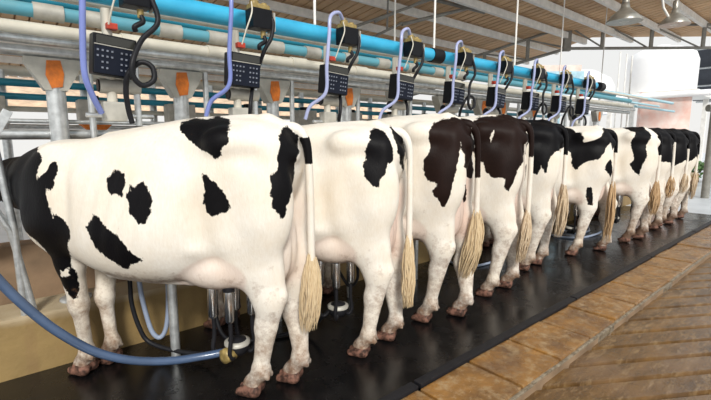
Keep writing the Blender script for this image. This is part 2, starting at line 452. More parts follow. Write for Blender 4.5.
def cow_masks(V, N, p, polys, seed):
    x, y, z = V.T
    side = N @ np.array([-.648, .761, 0.0]); s = x - OBL * (.28 - y)
    vis = -np.full(len(V), .5)
    for sign, P in polys:
        d = polysdf(P, s, z)
        vis = np.maximum(vis, d) if sign > 0 else np.minimum(vis, -d)
    r = random.Random(seed); oth = -np.full(len(V), .5)
    for i in range(5):
        cx, cz = -.1 + i * .36 + r.uniform(-.1, .1), r.uniform(.85, 1.35); a, b = r.uniform(.1, .22), r.uniform(.1, .24)
        q = np.sqrt(((x-cx)/a)**2 + ((z-cz)/b)**2); oth = np.maximum(oth, (1 - q) * min(a, b))
    if p.get('black_head', True): oth = np.maximum(oth, x - 1.42); vis = np.maximum(vis, np.minimum(x - 1.5, .3))
    f = smoothstep(-.34, -.24, side)
    # blend between both sides only through the strip seen edge-on
    patch = np.where(side > -.30, vis, oth)
    hy = (np.array(p['hl']) + np.array(p['hr'])) / 2
    pink = smoothstep(.10, .0, np.sqrt(((x-.27)/.225)**2 + ((np.abs(y)-.09)/.16)**2 + ((z-.67)/.14)**2) - 1)
    pink = np.maximum(pink, smoothstep(.12, .0, np.sqrt(((x-.14)/.24)**2 + (y/.13)**2 + ((z-.64)/.15)**2) - 1))
    pink = np.maximum(pink * .50, p.get('pink', .8) * smoothstep(.13, .08, np.abs(y)) * smoothstep(.10, .03, x) * smoothstep(1.14, .98, z) * smoothstep(.52, .62, z) * (N[:, 0] < .45))
    pink = np.clip(pink, 0, 1)
    dirt_shade = np.maximum(.70 * smoothstep(p.get('soil', .74), .30, z), 1.12 * smoothstep(.34, .06, z)) * p.get('dirt_shade', .8)  # brown soiling of the legs, with some leg shadow mixed into the colour
    dirt_shade = np.maximum(dirt_shade, p.get('dirt_shade', .8) * .35 * smoothstep(.82, .6, z) * (x < 1.0))
    dirt_shade = np.maximum(dirt_shade, .62 * smoothstep(-.45, -.9, N[:, 2]) * (z > .45) * (z < .9) * (x > .1))
    hoof = smoothstep(.072, .055, z)
    return patch, pink, dirt_shade, hoof

def finish_cow_mesh(name, V, Q, polys, p, mat, seed):
    me = bpy.data.meshes.new(name); me.from_pydata(V.tolist(), [], Q.tolist()); me.update()
    me.polygons.foreach_set('use_smooth', [True] * len(me.polygons))
    N = np.zeros(len(V) * 3); me.vertices.foreach_get('normal', N); N = N.reshape(-1, 3)
    patch, pink, dirt_shade, hoof = cow_masks(V, N, p, polys, seed)
    a = me.attributes.new('patch', 'FLOAT', 'POINT'); a.data.foreach_set('value', patch.astype(np.float32))
    c = me.attributes.new('masks', 'FLOAT_COLOR', 'POINT')
    c.data.foreach_set('color', np.stack([pink, dirt_shade, hoof, np.ones(len(V))], 1).astype(np.float32).ravel())
    me.materials.append(mat); return me
CD = math.atan2(.77, -.63)
def ft(**k): return k
COWS = [
 dict(O=(1.07,1.89), hl=(.09,.085), hr=(-.07,-.075), fl=(1.13,.065), fr=(1.08,-.07), sc=.99, neck=-.16, pink=.35, tail=dict(sway=-.01, black=1.20, btop=1.335, zsw=.76, ztip=.33, wid=.048, bend=.025, hair='switch_blonde'), h=.0135),
 dict(O=(1.775,1.865), turn=-.10, hk=.095, hl=(.06,.13), hr=(-.06,-.13), fl=(1.17,.03), fr=(1.14,-.11), sc=.98, tail=dict(sway=.0, black=9, zsw=.78, ztip=.30, wid=.032, bend=.0, hair='switch_blonde'), h=.014, neck=.03),
 dict(O=(2.44,1.865), turn=-.27, hl=(.10,.10), hr=(-.10,-.11), fl=(1.12,.06), fr=(1.0,-.08), sc=1.025, tail=dict(sway=-.05, black=1.02, zsw=.80, ztip=.30, wid=.065, bend=.07, hair='switch_blonde'), h=.015, brown=1, soil=.95),
 dict(O=(3.25,1.91), turn=-.27, hl=(.06,.145), hr=(-.06,-.145), fl=(1.13,.08), fr=(1.08,-.09), sc=1.04, tail=dict(sway=.0, black=1.12, zsw=.72, ztip=.28, wid=.040, bend=.04, hair='switch_cream'), h=.017, brown=1, soil=.9, neck=.0),
 dict(O=(4.15,2.03), turn=-.25, hl=(.09,.12), hr=(-.02,-.15), fl=(1.12,.08), fr=(1.06,-.09), sc=1.03, tail=dict(sway=.02, black=1.12, zsw=.85, ztip=.35, wid=.06, hair='switch_cream'), h=.02, soil=.85),
 dict(O=(5.17,1.93), turn=-.15, hl=(.17,.17), hr=(-.18,-.17), fl=(1.13,.08), fr=(1.08,-.09), sc=1.0, tail=dict(sway=.0, black=1.15, zsw=.85, ztip=.15, wid=.052, hair='switch_orange'), h=.02, soil=.85, neck=.05),
 dict(O=(6.25,1.8), turn=-.2, hl=(.10,.14), hr=(-.10,-.13), fl=(1.13,.08), fr=(1.08,-.09), sc=1.0, tail=dict(sway=.0, black=1.1, zsw=.80, ztip=.35, wid=.055, hair='switch_orange'), h=.022, dirt_shade=1),
 dict(O=(7.05,1.85), turn=-.2, hl=(.10,.14), hr=(-.10,-.14), fl=(1.13,.08), fr=(1.08,-.09), sc=1.0, tail=dict(sway=.03, black=1.25, zsw=.80, ztip=.50, wid=.05, hair='switch_orange'), h=.024, dirt_shade=1, neck=-.03),
 dict(O=(7.70,1.83), turn=-.2, hl=(.10,.14), hr=(-.10,-.13), fl=(1.13,.08), fr=(1.08,-.09), sc=1.0, tail=dict(sway=.0, black=1.15, zsw=.80, ztip=.50, wid=.05, hair='switch_cream'), h=.024, dirt_shade=1),
 dict(O=(8.40,1.85), turn=-.2, hl=(.10,.13), hr=(-.10,-.13), fl=(1.13,.08), fr=(1.08,-.09), sc=1.0, tail=dict(sway=.0, black=1.05, zsw=.80, ztip=.35, wid=.05, hair='switch_cream'), h=.024, dirt_shade=.9),
]
PATCHES = [
 [[1,[[0.283,1.4],[0.198,1.427],[0.124,1.418],[0.052,1.437],[0.016,1.419],[0.058,1.37],[0.082,1.353],[0.083,1.312],[0.115,1.279],[0.117,1.253],[0.139,1.228],[0.171,1.256],[0.21,1.277],[0.232,1.299],[0.275,1.328],[0.294,1.372]]],[1,[[0.214,1.168],[0.187,1.155],[0.151,1.126],[0.123,1.1],[0.105,1.074],[0.086,1.048],[0.082,1.009],[0.092,0.986],[0.138,0.992],[0.158,0.969],[0.187,0.986],[0.201,0.995],[0.221,1.029],[0.211,1.073],[0.214,1.117],[0.221,1.151]]],[1,[[-0.268,1.381],[-0.304,1.394],[-0.324,1.364],[-0.368,1.337],[-0.362,1.292],[-0.338,1.266],[-0.301,1.214],[-0.313,1.168],[-0.304,1.113],[-0.249,1.061],[-0.22,1.02],[-0.207,0.968],[-0.182,0.961],[-0.164,0.989],[-0.128,1.017],[-0.136,1.051],[-0.117,1.077],[-0.135,1.118],[-0.129,1.16],[-0.163,1.177],[-0.177,1.21],[-0.177,1.252],[-0.207,1.303],[-0.202,1.337]]],[1,[[0.714,1.142],[0.677,1.168],[0.659,1.189],[0.641,1.177],[0.614,1.169],[0.613,1.127],[0.625,1.101],[0.633,1.058],[0.653,1.058],[0.671,1.08],[0.692,1.066],[0.714,1.099]]],[1,[[0.594,1.119],[0.567,1.103],[0.542,1.12],[0.515,1.134],[0.492,1.079],[0.486,1.045],[0.493,1.002],[0.519,0.959],[0.529,0.937],[0.564,0.937],[0.584,0.962],[0.608,0.983],[0.61,1.026],[0.62,1.059],[0.598,1.085]]],[1,[[0.844,0.91],[0.809,0.948],[0.802,0.975],[0.773,0.963],[0.741,0.926],[0.704,0.893],[0.658,0.86],[0.623,0.805],[0.552,0.764],[0.577,0.751],[0.622,0.734],[0.639,0.704],[0.683,0.719],[0.737,0.758],[0.784,0.794],[0.82,0.839],[0.828,0.866]]],[1,[[1.388,1.302],[1.294,1.259],[1.119,1.288],[1.076,1.25],[1.061,1.223],[1.098,1.168],[1.106,1.122],[1.082,1.141],[1.043,1.169],[1.007,1.218],[0.976,1.215],[0.98,1.16],[1.004,1.124],[1.015,1.079],[1.041,1.069],[1.06,1.096],[1.054,1.051],[1.049,1.004],[1.031,0.934],[1.011,0.958],[0.972,0.93],[0.949,0.895],[0.941,0.849],[0.967,0.793],[0.962,0.73],[0.967,0.669],[0.941,0.609],[0.933,0.515],[0.959,0.463],[0.993,0.463],[1.032,0.53],[1.07,0.587],[1.094,0.654],[1.11,0.756],[1.152,0.798],[1.236,0.86],[1.31,0.915],[1.512,0.846]]],[-1,[[1.038,0.634],[1.018,0.62],[1.003,0.646],[0.973,0.655],[0.991,0.619],[0.975,0.604],[0.999,0.596],[1.032,0.6]]]],
 [[1,[[-0.087,1.381],[-0.15,1.402],[-0.198,1.381],[-0.197,1.351],[-0.214,1.302],[-0.228,1.243],[-0.215,1.214],[-0.166,1.186],[-0.151,1.157],[-0.109,1.109],[-0.086,1.061],[-0.048,1.08],[-0.039,1.099],[-0.009,1.118],[-0.005,1.186],[-0.037,1.224],[-0.024,1.264],[-0.044,1.312],[-0.068,1.351]]],[1,[[-0.283,1.413],[-0.347,1.403],[-0.359,1.362],[-0.428,1.299],[-0.377,1.197],[-0.442,1.092],[-0.301,1.201],[-0.267,1.263],[-0.258,1.332]]]],
 [[1,[[0.035,1.321],[-0.004,1.365],[-0.112,1.402],[-0.253,1.418],[-0.333,1.385],[-0.371,1.34],[-0.433,1.26],[-0.489,1.07],[-0.47,1.005],[-0.421,1.015],[-0.235,1.107],[-0.283,1.173],[-0.226,1.201],[-0.218,1.261],[-0.194,1.176],[-0.165,1.073],[-0.133,0.987],[-0.117,0.916],[-0.095,0.852],[-0.076,0.842],[-0.049,0.878],[0.002,0.921],[0.012,0.948],[-0.03,0.994],[0.005,1.001],[0.046,1.016],[0.066,1.077],[0.064,1.139],[0.029,1.192],[0.014,1.235],[0.038,1.278]]],[1,[[-0.24,0.984],[-0.416,0.977],[-0.426,0.841],[-0.394,0.843]]]],
 [[1,[[0.164,1.374],[0.004,1.43],[-0.097,1.428],[-0.198,1.45],[-0.315,1.458],[-0.404,1.404],[-0.452,1.321],[-0.568,1.093],[-0.54,1.093],[-0.334,1.238],[-0.29,1.217],[-0.348,1.132],[-0.207,1.056],[-0.155,0.954],[-0.118,0.859],[-0.074,0.891],[-0.059,0.974],[0.007,0.961],[0.062,1.0],[0.099,1.083],[0.158,1.082],[0.188,1.175]]],[-1,[[0.037,1.309],[0.016,1.329],[0.018,1.279],[0.03,1.227],[0.047,1.268]]],[1,[[-0.473,1.05],[-0.526,1.037],[-0.533,0.836],[-0.511,0.857]]]],
 [[1,[[-0.055,1.462],[-0.156,1.46],[-0.302,1.433],[-0.401,1.356],[-0.377,1.18],[-0.158,1.146],[-0.092,1.072],[-0.072,0.936],[-0.026,1.034],[0.002,0.934],[0.045,0.957],[0.068,1.342]]]],
 [[1,[[0.291,1.423],[0.152,1.459],[0.13,1.401],[0.168,1.348],[0.153,1.262],[0.089,1.279],[-0.021,1.296],[-0.124,1.365],[-0.321,1.443],[-0.407,1.401],[-0.36,1.279],[-0.373,1.191],[-0.25,1.158],[-0.191,1.262],[-0.138,1.228],[-0.09,1.159],[-0.028,1.09],[0.032,1.072],[0.128,1.036],[0.207,0.964],[0.245,1.034],[0.274,1.156],[0.319,1.208],[0.398,1.173],[0.453,1.173],[0.489,1.295]]],[1,[[0.056,0.771],[0.016,0.79],[-0.018,0.701],[-0.029,0.576],[0.029,0.593],[0.062,0.682]]],[1,[[-0.126,1.056],[-0.177,1.09],[-0.242,0.949],[-0.513,0.67],[-0.483,0.707],[-0.086,0.987]]]],
 [[1,[[-0.044,1.511],[-0.132,1.53],[-0.238,1.48],[-0.095,1.285],[-0.042,1.189],[-0.047,1.094],[0.004,0.973],[0.011,0.851],[0.071,0.898],[0.129,0.995],[0.085,1.044],[0.158,1.285]]]],
 [[1,[[-1.0,0.98],[-0.6,0.98],[-0.45,1.01],[-0.33,0.8],[-0.2,0.98],[0.0,1.0],[0.3,0.98],[1.6,0.85],[1.6,1.7],[-1.0,1.7]]]],
 [[1,[[-1.0,1.0],[-0.6,1.0],[-0.45,1.03],[-0.33,0.86],[-0.2,1.0],[0.0,0.9],[0.3,1.0],[1.6,0.85],[1.6,1.7],[-1.0,1.7]]]],
 [[1,[[-1.0,1.02],[-0.6,1.02],[-0.45,1.05],[-0.33,0.9],[-0.2,1.02],[0.0,0.92],[0.3,1.02],[1.6,0.85],[1.6,1.7],[-1.0,1.7]]]]
]
WS = .80; SUNE = 2.7; SUND = (.55, .95, -.80); EXPO = 0.18
BR = [((4.05,5.0,2.83), (5.9,5.0,3.60), .022), ((4.64,5.0,3.04), (5.95,5.0,3.66), .018), ((5.23,5.0,3.10), (7.1,5.0,3.70), .030), ((5.9,5.0,3.62), (7.5,5.0,3.68), .03), ((4.29,5.0,2.66), (5.23,5.0,3.12), .022), ((4.9,5.0,2.95), (4.92,5.0,3.66), .018), ((3.3,5.0,2.5), (4.29,5.0,2.68), .022)]
RODS = [(1.88,2.66,2.06), (3.21,2.66,2.06), (4.62,2.66,2.06), (6.9,3.2,2.05), (9.6,3.6,1.5), (3.65,3.6,2.1), (3.75,3.7,2.1)]
HOSES = [
 ([(-.35,2.42,1.42), (-.24,2.36,1.22), (-.11,2.30,.93), (-.01,2.28,.72), (.08,2.25,.575), (.17,2.22,.46), (.29,2.20,.34), (.43,2.17,.26), (.59,2.12,.22), (.74,2.07,.213), (.85,2.02,.222)], .020, 'blue_hose', 'thick blue-grey hose sagging across the foreground to the nearest cow\'s cluster'),
 ([(.56,2.78,.80), (.575,2.76,.49), (.575,2.75,.33), (.60,2.72,.18), (.64,2.68,.09), (.74,2.56,.05), (.86,2.40,.05), (.92,2.2,.12), (.92,2.07,.20)], .013, 'black_rubber', 'black hose dropping behind the nearest cow\'s belly and along the floor'),
 ([(.60,2.70,.80), (.615,2.70,.45), (.635,2.70,.28), (.66,2.68,.15), (.70,2.66,.11), (.735,2.64,.19), (.75,2.62,.41), (.75,2.62,.80)], .014, 'pale_hose', 'pale blue hose hanging in a narrow U beside the divider tube'),
 ([(1.98,2.62,.70), (2.02,2.60,.34), (2.03,2.55,.24), (2.07,2.50,.16), (2.14,2.50,.19), (2.15,2.50,.29), (2.14,2.55,.60)], .012, 'black_rubber', 'small black hose loop hanging below the second cow'),
 ([(3.80,2.86,.5), (3.74,2.85,.10), (3.62,2.70,.014), (3.58,2.50,.014), (3.83,2.42,.014), (4.2,2.43,.014), (4.6,2.55,.02), (4.75,2.7,.4)], .013, 'pale_hose', 'pale hose curving over the black mat under the fourth cow'),
 ([(5.85,2.84,.5), (5.80,2.74,.05), (5.68,2.54,.014), (5.74,2.33,.014), (6.0,2.24,.014), (6.3,2.2,.05), (6.08,2.05,.26)], .015, 'pale_hose', 'outer pale hose loop on the mat under the sixth cow'),
 ([(6.40,2.86,.5), (6.35,2.82,.05), (6.15,2.68,.014), (6.07,2.46,.014), (6.30,2.38,.014), (6.6,2.5,.03), (6.8,2.7,.4)], .015, 'pale_hose', 'inner pale hose loop lying behind the outer one on the mat'),
 ([(1.06,2.75,.70), (1.02,2.62,.30), (1.05,2.5,.05), (1.3,2.4,.015), (1.55,2.3,.05), (1.60,2.12,.22)], .013, 'black_rubber', 'black hose on the mat between the nearest and second cow'),
]
# ------------------------------------------------------------------ build the cows
COW_LABEL = [
 'nearest cow, white with black islands on its flank and a black neck',
 'white cow second from the nearest, one dark brown-black patch beside its white tail',
 'third cow from the nearest, tall dark rump patch and a black-topped blonde tail',
 'fourth cow from the nearest, dark brown-black rump above white hind legs',
 'fifth cow from the nearest, narrow black rump and pale tail beside the dark cow',
 'sixth cow in the row, white with a zigzag black patch from back to hip',
 'seventh cow in the row, white with a black rump edge and orange-stained tail',
 'eighth cow in the row, black rump with a pale tail curving over its hind leg',
 'ninth cow in the row, narrow black rump between two other black cows',
 'farthest cow of the row, black rump and cream tail next to the upright steel post']

def make_tail(root, p, mat, c):
    t = p['tail']; b = t['black']; sw = t['sway']; e = p.get('tx', 0.0)
    pts = spline([(-.06,0,1.375), (-.135+e,0,1.362), (-.180+e,sw*.3,1.28), (-.190+e,sw*.6,1.05), (-.190+e,sw,.85), (-.190+e,sw*1.2,t['zsw']-.10)], 8)
    n = len(pts); rs = [.040 - .021 * min(1, i / (n * .45)) for i in range(n)]
    m = MB().tube(pts, rs, 12); o = m.build('tail', mat, root)
    me = o.data; zs = np.array([v.co.z for v in me.vertices])
    a = me.attributes.new('patch', 'FLOAT', 'POINT'); a.data.foreach_set('value', (np.minimum(zs - b, t.get('btop', 9) - zs) if b < 5 else zs * 0 - .5).astype(np.float32))
    k = me.attributes.new('masks', 'FLOAT_COLOR', 'POINT'); z0 = zs * 0
    k.data.foreach_set('color', np.stack([z0, z0 + .05, z0, z0 + 1], 1).astype(np.float32).ravel())
    r = random.Random(c * 7 + 1); s = MB(); x0 = -.19 + e; bend = t.get('bend', .02); y0 = sw * 1.2; zt = t['zsw']; zl = t['ztip']; w = t['wid']
    for i in range(130 if c < 4 else 50):
        a = r.uniform(0, 2*PI); q = math.sqrt(r.random()); ln = r.uniform(.55, 1.0) if i > 8 else 1.05
        st = r.uniform(0, .30) * (zt - zl)
        z1 = zt - st; z2 = max(zl - .01, zt - st - (zt - zl) * ln)
        P = []
        for j in range(7):
            u = j / 6; z = z1 + (z2 - z1) * u
            g = (zt - z) / (zt - zl); bulge = w * (.22 + .72 * math.sin(PI * min(1, g * .80 + .02)))
            wv = .005 * math.sin(u * 4 + i * 1.7) * (1 + 2.2 * u)
            P.append((x0 + math.cos(a) * q * bulge + wv + bend * g * g, y0 + math.sin(a) * q * bulge + wv + sw * g * .8, z))
        s.tube(P, [.005, .0062, .0062, .0058, .005, .0035, .0006], 5, cap=False)
    s.build('tail_switch', M[t['hair']], o)

for i, p in enumerate(COWS):
    root = empty('dairy_cow', (*p['O'], 0), CD + p.get('turn', 0)); root.scale = (p['sc'],) * 3
    tag(root, COW_LABEL[i], 'cow', 'row of dairy cows in the milking stalls')
    mat = M['hide_brown'] if p.get('brown') else M['hide']
    V, Q = cow_shape(p, p['h'])
    me = finish_cow_mesh('body', V, Q, PATCHES[i] if i < len(PATCHES) else [], p, mat, i)
    o = bpy.data.objects.new('body', me); COL.objects.link(o); o.parent = root
    make_tail(root, p, mat, i)
    ny = p.get('neck', 0)
    for q in (-1, 1):
        MB().lathe((1.992, ny + q*.098, 1.04), [(.001,-.016), (.010,-.012), (.016,0), (.010,.012), (.001,.016)], 10).build('eye', M['eye'], root)

# ------------------------------------------------------------------ floor, curb, wall
def struct(o): o['kind'] = 'structure'; return o
XA, XB = -2.2, 15.0
b = MB().box(((XA+9.35)/2, 2.19, -.03), (9.35-XA, 1.50, .06)); struct(b.build('floor_rubber_mat', M['mat']))
b = MB().box((13.2, 1.9, -.035), (7.7, 3.3, .06)); struct(b.build('floor_far_painted_sheen', M['ground']))  # far floor, pale blue colour stands in for the sky's reflection
b = MB()
for k in range(9): # mat edging made of lengths of raised rubber strip
    x0 = XA + k * 1.92
    if x0 < 9: b.box((x0 + .95, 1.415, .004), (1.90, .055, .028), bev=.006)
struct(b.build('trim_1', M['black_rubber']))
b = MB(); rr = random.Random(3); x = XA - .14
while x < XB:
    w = .44; j = rr.uniform(-.006, .006)
    b.box((x + w/2, 1.213 + j*.5, -.07 + j), (w - .016, .345, .14), rz=rr.uniform(-.008, .008), bev=.012); x += w
for v in range(0): pass
struct(b.build('floor_stone_curb', M['curb']))
b = MB().box(((XA+XB)/2, 1.2, -.09), (XB-XA, .36, .14)); struct(b.build('floor_curb_bed', M['trough']))
b = MB()
for k in range(60):
    b.box((XA + k*.29 + .14, 1.034 + rr.uniform(-.004,.004), -.035 + rr.uniform(-.004,.004)), (.285, .022, .05), bev=.006)
struct(b.build('trim_2', M['wet_lip']))
# lower floor: boards of cast concrete at 31.7 degrees with grooves between
a0 = math.radians(-31.7); dv = Vector((math.cos(a0), math.sin(a0))); nv = Vector((-dv.y, dv.x))
b = MB(); off = 2.0294 - .178 * 26
def clipx(lo, hi):
    """strip between offsets lo..hi along nv, clipped to y<1.03"""
    pts = []
    def at(o, y): # point on line p.nv=o with given y
        return ((o - nv.y * y) / nv.x, y)
    return [at(lo, 1.03), at(hi, 1.03), at(hi, -2.6), at(lo, -2.6)]
for k in range(90):
    lo = off + k * .178; q = clipx(lo + .011, lo + .178 - .011)
    if min(p[0] for p in q) > 20: break
    zz = -.055 + rr.uniform(-.003, .003)
    q2 = clipx(lo + .020, lo + .178 - .020)
    vs = [(x, y, zz - .030) for x, y in q] + [(x, y, zz) for x, y in q2]
    b.add(vs, [(4,7,6,5), (0,3,7,4), (1,5,6,2), (0,4,5,1)])
struct(b.build('floor_lower_walkway', M['lower']))
b = MB().box((9, -.8, -.125), (26, 3.75, .06)); struct(b.build('floor_walkway_bed', M['black_rubber']))
b = MB().box((10, 4, -.16), (80, 70, .06)); struct(b.build('ground', M['ground']))
b = MB().box(((XA+XB)/2, 3.05, .14), (XB-XA, .30, .40), bev=.02); struct(b.build('wall_front', M['kerbwall']))
b = MB().box(((XA+XB)/2, 3.55, .05), (XB-XA, .70, .12)); struct(b.build('floor_trough', M['trough']))
b = MB().box(((XA+XB)/2, 4.0, .24), (XB-XA, .22, .60), bev=.02); struct(b.build('wall_back', M['trough']))

# ------------------------------------------------------------------ roof
RA, RS = 3.0, .12
def rz(y): return 1.32 + RA - RS * y + 0.0      # z = H + A - s*y
edge = [(12.4, 13.2), (12.2, 6.6), (11.63, 4.66), (14.9, 2.95), (16.5, 1.8)]
def xend(y):
    for (xa, ya), (xb, yb) in zip(edge, edge[1:]):
        if yb <= y <= ya: return xb + (xa - xb) * (y - yb) / (ya - yb)
    return edge[0][0] if y > edge[0][1] else edge[-1][0]
b = MB(); ys = [1.8, 2.4, 2.95, 3.6, 4.2, 4.66, 5.6, 6.6, 9, 11, 13.2]; step = .045
prof = []
for i in range(112):                      # flat pans with deep narrow ribs pressed upward
    x = -4 + i * .19; prof += [(x, 0), (x + .145, 0), (x + .150, .07), (x + .185, .07)]
nxr = len(prof) - 1; verts = []
for x, dz in prof:
    for y in ys: verts.append((min(x, xend(y)), y, rz(y) + dz))
nyy = len(ys); fs = []
for i in range(nxr):
    for j in range(nyy - 1):
        if prof[i][0] < max(xend(ys[j]), xend(ys[j+1])): fs.append((i*nyy+j, i*nyy+j+1, (i+1)*nyy+j+1, (i+1)*nyy+j))
b.add(verts, fs, False); o = b.build('ceiling_corrugated_roof', M['roof']); struct(o)
md = o.modifiers.new('thick', 'SOLIDIFY'); md.thickness = .01; md.offset = 1
PY = [12.4, 11.3, 10.2, 9.2, 8.2, 7.3, 6.5, 5.55, 4.75, 4.08, 3.4, 2.7, 1.9]
for k, y in enumerate(PY):
    xe = xend(y) - .15; b = MB().box(((-4 + xe)/2, y, rz(y) - .105), (xe + 4, .075, .13))
    o = b.build('roof_purlin', M['white_paint']); 
    tag(o, 'long white painted roof beam under the brown corrugated roof', 'roof beam', 'white roof beams')
    o['kind'] = 'structure'

# truss at the far end of the roof
tr = empty('roof_truss', (10.5, 4.75, 0)); tag(tr, 'grey steel lattice truss at the far end of the roof', 'truss')
def TP(s, z): # s metres along the truss from its haunch
    d = Vector((2.53, -2.18)).normalized(); return (d.x * s, d.y * s, z)
ch = MB(); ch.tube([TP(0, 3.87), TP(5.2, 3.90)], .030, 8); ch.tube([TP(0, 3.36), TP(5.2, 3.38)], .035, 8)
ch.tube([TP(0, 3.87), TP(-1.75, 3.30), TP(-4.2, 2.55)], .030, 8); ch.tube([TP(0, 3.36), TP(-1.15, 3.02), TP(-3.6, 2.30)], .035, 8)
ch.build('chord', M['truss_paint'], tr)
MB().box(TP(0, 3.60), (.16, .10, .60), rz=-.71).build('gusset_plate', M['truss_paint'], tr)
for s in (.82, 1.95, 3.15, 4.3):
    MB().box(TP(s, 3.62), (.07, .05, .50), rz=-.71).build('upright', M['truss_paint'], tr)
for s in (-.9, -1.9):
    zz = 3.62 + s * .30; MB().box(TP(s, zz), (.07, .05, .46), rz=-.71).build('upright', M['truss_paint'], tr)
for s0, s1 in ((.0, .82), (.95, 1.85), (1.95, 3.05), (3.15, 4.2)):
    MB().tube([TP(s0, 3.86), TP(s1, 3.39)], .020, 6).build('diagonal', M['truss_paint'], tr)
for s0, s1 in ((-.05, -.9), (-.95, -1.9)):
    MB().tube([TP(s0, 3.40 + s0*.3), TP(s1, 3.83 + s1*.31)], .020, 6).build('diagonal', M['truss_paint'], tr)

# thin rafter lattice near (upper middle)
lt = empty('roof_brace', (4.6, 4.6, 0)); tag(lt, 'grey lattice braces crossing under the roof beams above the blue pipe', 'brace')
def L(p): return (p[0] - 4.6, p[1] - 4.6, p[2])
for q0, q1, r in BR: MB().tube([L(q0), L(q1)], r, 6).build('strut', M['truss_paint'], lt)

# ------------------------------------------------------------------ pipes along the row
def pipe(y, z, r, mat, label, cat='pipe', x0=-2.0, x1=13.5, group=None, joints=None, jr=1.25, jm=None, name='overhead_pipe'):
    b = MB(); b.tube([(x0, y, z), (x1, y, z)], r, 18)
    o = b.build(name, mat); tag(o, label, cat, group)
    if joints:
        for xj in joints:
            MB().tube([(xj - .07, y, z), (xj + .07, y, z)], r * jr, 16).build('collar', jm or mat, o)
    return o
pipe(2.60, 2.045, .055, M['blue_pipe'], 'bright blue plastic pipe, fattest and frontmost of the overhead pipes', x1=6.7, joints=[3.16, 5.1, 6.9], jr=1.15, jm=M['black_rubber'])
pipe(2.74, 2.022, .021, M['cream_pipe'], 'thin cream pipe just behind the fat bright blue pipe', x1=9.5)
pipe(3.30, 2.13, .038, M['teal_pipe'], 'shaded teal pipe seen just under the thin cream pipe', x1=9.5)
pipe(3.02, 2.003, .037, M['dull_blue'], 'duller second blue pipe, broken up by pale grey clamps, below the fat blue pipe', x1=9.5, joints=[.33, .55, .98, 1.30, 1.75, 2.1, 2.5, 2.9, 3.3, 3.7, 4.1], jr=1.25, jm=M['grey_box'])
pipe(3.00, 1.893, .043, M['cream_pipe'], 'thick cream pipe below the blue pipes', x1=9.5, joints=[.75, 1.28, 1.95, 2.6, 3.3, 4.0, 4.7], jr=1.2)
pipe(2.93, 1.832, .024, M['galv'], 'slim galvanised tube just under the thick cream pipe', x1=9.5)
pipe(3.02, 1.785, .030, M['galv'], 'galvanised rail resting on the gusset tops of the posts', x1=9.5)
pipe(3.12, 1.41, .013, M['galv'], 'thin galvanised rail running just above the cows\' backs', x1=9.0, cat='rail', name='stall_rail')
pipe(3.14, 1.335, .030, M['galv'], 'thick galvanised rail running behind the cows\' necks', x1=9.0, cat='rail', name='stall_rail')
pipe(2.75, 2.03, .028, M['pale_pipe'], 'thin pale blue pipe carrying on where the fat blue pipe ends', x0=6.7, x1=11.2)
pipe(3.1, 2.00, .022, M['pale_pipe'], 'thinner pale blue pipe at the far end of the row', x0=9.6, x1=11.6)
pipe(2.95, 1.905, .024, M['pale_pipe'], 'lowest thin pale blue pipe at the far end of the near row', x0=9.6, x1=12.2)
# the far row's pipes
pipe(6.0, 1.90, .040, M['teal_pipe'], 'upper teal pipe of the far milking row', x1=12.6, x0=-3)
pipe(6.0, 1.755, .036, M['teal_pipe'], 'lower teal pipe of the far milking row', x1=12.6, x0=-3)
pipe(6.15, 1.63, .030, M['cream_pipe'], 'cream tube under the teal pipes of the far row', x1=12.6, x0=-3)
pipe(6.3, 1.44, .028, M['galv'], 'upper galvanised rail of the far row', x1=12.6, x0=-3, cat='rail', name='stall_rail')
pipe(6.3, 2.06, .055, M['cream_pipe'], 'pale roof-edge tube above the far teal pipes', x1=12.6, x0=-3)
for k in range(17):
    xk = -.6 + k * .78
    o = MB().tube([(xk, 6.2, -.13), (xk, 6.2, 2.05)], .045, 12).build('steel_post', M['galv']); tag(o, 'galvanised post of the far milking row, seen between the pipes', 'post', 'posts of the far milking row')
for k in range(12):
    xk = .02 + k * .98
    r = empty('feed_hopper', (xk, 5.9, 1.42)); tag(r, 'small grey feed hopper with an orange-rusted spout on the far milking row', 'feed hopper', 'feed hoppers on the far row')
    MB().box((0, 0, .19), (.34, .22, .26), bev=.012).build('bin', M['grey_box'], r)
    MB().box((.0, 0, .345), (.10, .10, .06), bev=.01).build('hanger_clamp', M['black_plastic'], r)
    vs = [(-.17,-.11,.06),(.17,-.11,.06),(.17,.11,.06),(-.17,.11,.06),(-.04,-.04,-.06),(.06,-.04,-.06),(.06,.04,-.06),(-.04,.04,-.06)]
    MB().add(vs, [(0,1,2,3),(4,7,6,5),(0,4,5,1),(1,5,6,2),(2,6,7,3),(3,7,4,0)]).build('spout', M['orange_rust'], r)

